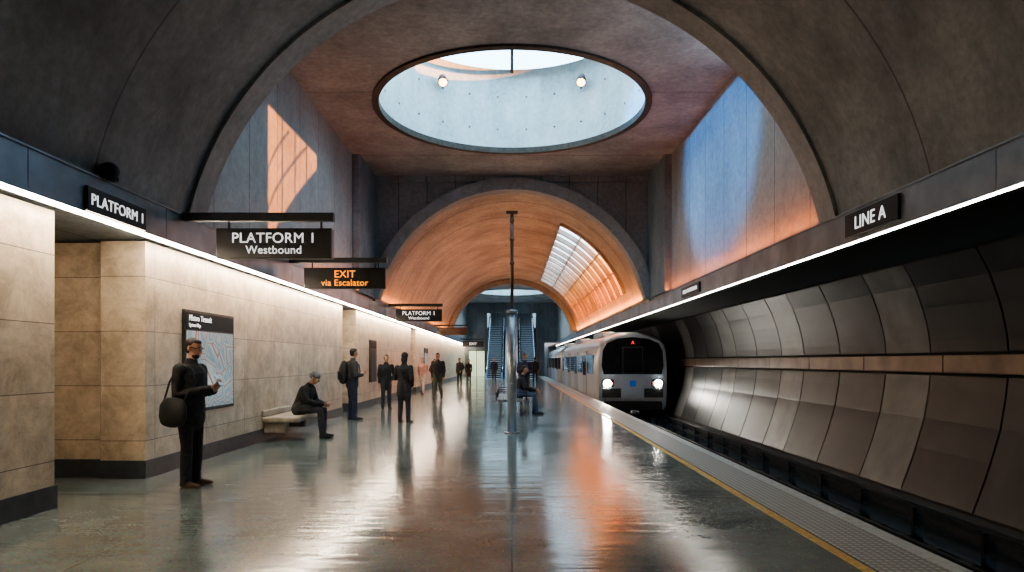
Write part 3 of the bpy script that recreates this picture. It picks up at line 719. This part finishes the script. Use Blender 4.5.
def seated(arms,hx=.16,hpitch=.35,hyaw=0,cz=.98,headp=(.30,0,1.20),kx=.43):
    return dict(pelvis=(0,0,.60),chest=(hx,0,cz),head=headp,hpitch=hpitch,hyaw=hyaw,arms=arms,
      legs=[((0.02,.09,.58),(kx,.14,.54),(kx-.02,.14,.09),(kx+.2,.17,.035)),((.02,-.09,.58),(kx+.02,-.13,.54),(kx+.07,-.13,.09),(kx+.29,-.16,.035))])
R_=math.radians
X1,Y1=-3.86,7.92
person('standing_man',(X1,Y1,0),R_(-12),stand([phone(1,.24,1.13,.10),phone(-1,.30,1.16,.07)],hpitch=.22),'black','black','brown',hair=HD,beard=True,glasses=True,h=1.77,coat=.22,bulk=1.18,voxel=.012)
def at(loc,yaw,p):
    q=Matrix.Rotation(yaw,3,'Z')@V(p); return V(loc)+q
bm=bmesh.new()
L=lambda x,y,z: at((X1,Y1,0),R_(-12),(x,y,z))
tube(bm,[L(.02,-.325,.80),L(.02,-.325,.86),L(.025,-.32,.98),L(.03,-.31,1.04)],[.17,.19,.185,.15],side=tuple(L(1,-.1,0)-L(0,0,0)),sq=[.40,.40,.36,.28],seg=20)
o2=finish(bm,'shoulder_bag',M['blackm'],smooth=True)
bm=bmesh.new()
tube(bm,[L(-.12,-.30,1.02),L(-.13,-.19,1.25),L(-.03,-.15,1.475),L(.12,-.12,1.40),L(.155,-.10,1.25),L(.14,-.24,1.10),L(.15,-.31,1.0)],[.02]*7,seg=8,side=(0,1,0),sq=[.4]*7)
finish(bm,'strap',M['blackm'],o2,smooth=True)
bm=bmesh.new(); p=at((X1,Y1,0),R_(-12),(.40,-.02,1.27)); addbox(bm,-.006,.006,-.038,.038,-.075,.075)
o=finish(bm,'smartphone',M['steel'],bevel=.004); o.location=p; o.rotation_euler=(0,R_(-35),R_(-12))
person('seated_man',(-4.15,12.95,0),R_(-6),seated([[(.15,.18,.96),(.22,.24,.72),(.44,.06,.66)],[(.15,-.18,.96),(.24,-.24,.72),(.45,-.04,.66)]],hpitch=.45,headp=(.29,0,1.165)),'black','charcoal','black',hat='grey',h=1.75,bulk=1.2,voxel=.015)
person('standing_man',(-4.07,16.8,0),R_(35),stand([hang(1),phone(-1,.22,1.1)],hpitch=.1),'charcoal','navy','black',h=1.82,coat=.1,bulk=1.15)
def backpack(loc,yaw):
    bm=bmesh.new(); L=lambda x,y,z: at(loc,yaw,(x,y,z))
    sd=tuple(L(0,1,0)-L(0,0,0))
    tube(bm,[L(-.24,0,.98),L(-.25,0,1.1),L(-.24,0,1.28),L(-.21,0,1.44)],[.14,.16,.155,.11],side=sd,sq=[.6,.62,.58,.5],seg=18)
    tube(bm,[L(-.33,0,1.04),L(-.33,0,1.2)],[.10,.10],side=sd,sq=[.4,.4])
    for s in (-1,1): tube(bm,[L(-.2,s*.1,1.42),L(-.02,s*.12,1.49),L(.14,s*.12,1.38),L(.15,s*.15,1.2),L(-.02,s*.22,1.05),L(-.2,s*.12,1.03)],[.025]*6,side=sd,sq=[.4]*6,seg=8)
    finish(bm,'backpack',M['blackm'],smooth=True)
backpack((-4.07,16.8,0.02),R_(35))
person('standing_man',(-3.93,20.6,0),R_(-70),stand([pocket(1),hang(-1)]),'black','charcoal','black',h=1.70,coat=.35,bulk=1.1)
person('standing_woman',(-2.62,16.0,0),R_(70),stand([phone(1,.2,1.15),pocket(-1)],hpitch=.1,hyaw=.3),'black','charcoal','black',h=1.70,coat=.45,bulk=1.12,longhair=True,female=True,skin=SK2,hat='black')
person('walking_woman',(-4.05,30,0),R_(-100),walkp([hang(1,.15),hang(-1,-.15)]),'pink','cream','brown',h=1.68,skin=SK2,hair=HB,longhair=True,female=True,voxel=.022)
person('walking_man',(-2.85,25.4,0),R_(-95),walkp([hang(1,.12),hang(-1,-.1)],-1),'black','olive','black',h=1.84,coat=.2,bulk=1.15,voxel=.022)
person('standing_man',(-4.0,34,0),R_(-60),stand([pocket(1),pocket(-1)]),'brown','navy','black',h=1.6,voxel=.024)
person('standing_man',(-3.25,41,0),R_(-120),stand([pocket(1),hang(-1)]),'black','black','black',h=1.7,bulk=1.2,coat=.2,voxel=.024)
person('standing_woman',(-2.75,42,0),R_(-60),stand([pocket(1),hang(-1)]),'black','charcoal','black',h=1.62,coat=.4,voxel=.024,female=True,longhair=True)
person('walking_man',(-1.3,48,0),R_(-90),walkp([hang(1,.12),hang(-1,-.1)]),'navy','charcoal','black',h=1.76,voxel=.03)
person('walking_woman',(.9,52,0),R_(90),walkp([hang(1,.12),hang(-1,-.1)]),'tan','black','black',h=1.66,voxel=.03,female=True,longhair=True,hair=HB)
person('standing_man',(1.6,46,0),R_(80),stand([hang(1),hang(-1)]),'black','black','black',h=1.78,voxel=.03)
person('standing_man',(.45,23.5,0),R_(-95),stand([phone(1),phone(-1)]),'navy','charcoal','black',h=1.78,bulk=1.15,voxel=.022)
person('seated_man',(.20,18.7,0),R_(-8),seated([[(.15,.18,.96),(.2,.24,.74),(.44,.08,.66)],[(.15,-.18,.96),(.2,-.24,.74),(.44,-.05,.66)]],hpitch=.3,hx=.08,headp=(.16,0,1.24)),'black','denim','black',h=1.78,bulk=1.2,voxel=.018)
# ---------------------------------------------------------------- lights
def area(name,loc,rot,sx,sy,e,col):
    L=bpy.data.lights.new(name,'AREA'); L.shape='RECTANGLE'; L.size=sx; L.size_y=sy; L.energy=e; L.color=col
    o=bpy.data.objects.new(name,L); o.location=loc; o.rotation_euler=[math.radians(a) for a in rot]; C.objects.link(o); return o
WARM=(1,.28,.045)
area('warm_fill',(-4.25,33,3.52),(180,-2,0),.1,22,180,WARM)  # added warm fills without fixtures, standing in for sunlit glow in the vault
area('warm_fill',(4.25,33,3.52),(180,2,0),.1,22,420,WARM)
area('warm_fill',(4.36,15.2,3.50),(180,-2,0),.06,11,85,(1,.22,.03))  # added fill for the orange foot of the hall wall, no fixture
area('warm_fill',(-4.36,17.5,3.50),(180,2,0),.06,6,45,(1,.22,.03))
area('hall_light',(0,55,6.9),(0,0,0),5,8,360,(.6,.85,1))
area('shaft_fill',(0,72,7.5),(0,0,0),3,8,900,(.65,.85,1))  # unseen lamp added to brighten the escalators
S=bpy.data.lights.new('sun','SUN'); S.energy=17; S.color=(1,.31,.055); S.angle=R_(.5)
o=bpy.data.objects.new('sun',S); C.objects.link(o); o.rotation_euler=V((-9,2.45,-1.0)).to_track_quat('-Z','Y').to_euler()
S=bpy.data.lights.new('sky_fill_spot','SPOT'); S.energy=3200; S.color=(.01,.36,1); S.spot_size=R_(48); S.spot_blend=.45; S.shadow_soft_size=.15  # added spot, stands in for blue sky light on the right wall
o=bpy.data.objects.new('sky_fill_spot',S); C.objects.link(o); o.location=(-2.3,14.6,7.6); o.rotation_euler=(V((4.5,14.6,6.5))-V(o.location)).to_track_quat('-Z','Y').to_euler()
for cy,z,r in ((SCY,9.65,SR),(56.5,9.35,3.1)):
    L=bpy.data.lights.new('portal','AREA'); L.shape='DISK'; L.size=2*r; L.cycles.is_portal=True
    o=bpy.data.objects.new('portal',L); o.location=(0,cy,z); C.objects.link(o)
w=bpy.data.worlds.new('world'); bpy.context.scene.world=w; w.use_nodes=True
w.node_tree.nodes['Background'].inputs['Color'].default_value=(.50,.80,1,1); w.node_tree.nodes['Background'].inputs['Strength'].default_value=7.0
try: bpy.context.scene.view_settings.look='AgX - Medium High Contrast'
except Exception as ex: print(ex)
cd=bpy.data.cameras.new('camera'); cd.sensor_width=36; cd.lens=36*660/1024; cd.shift_y=75/1024; cd.clip_end=300
cam=bpy.data.objects.new('camera',cd); cam.location=(0,0,1.5); cam.rotation_euler=(math.radians(90),0,0); C.objects.link(cam)
bpy.context.scene.camera=cam
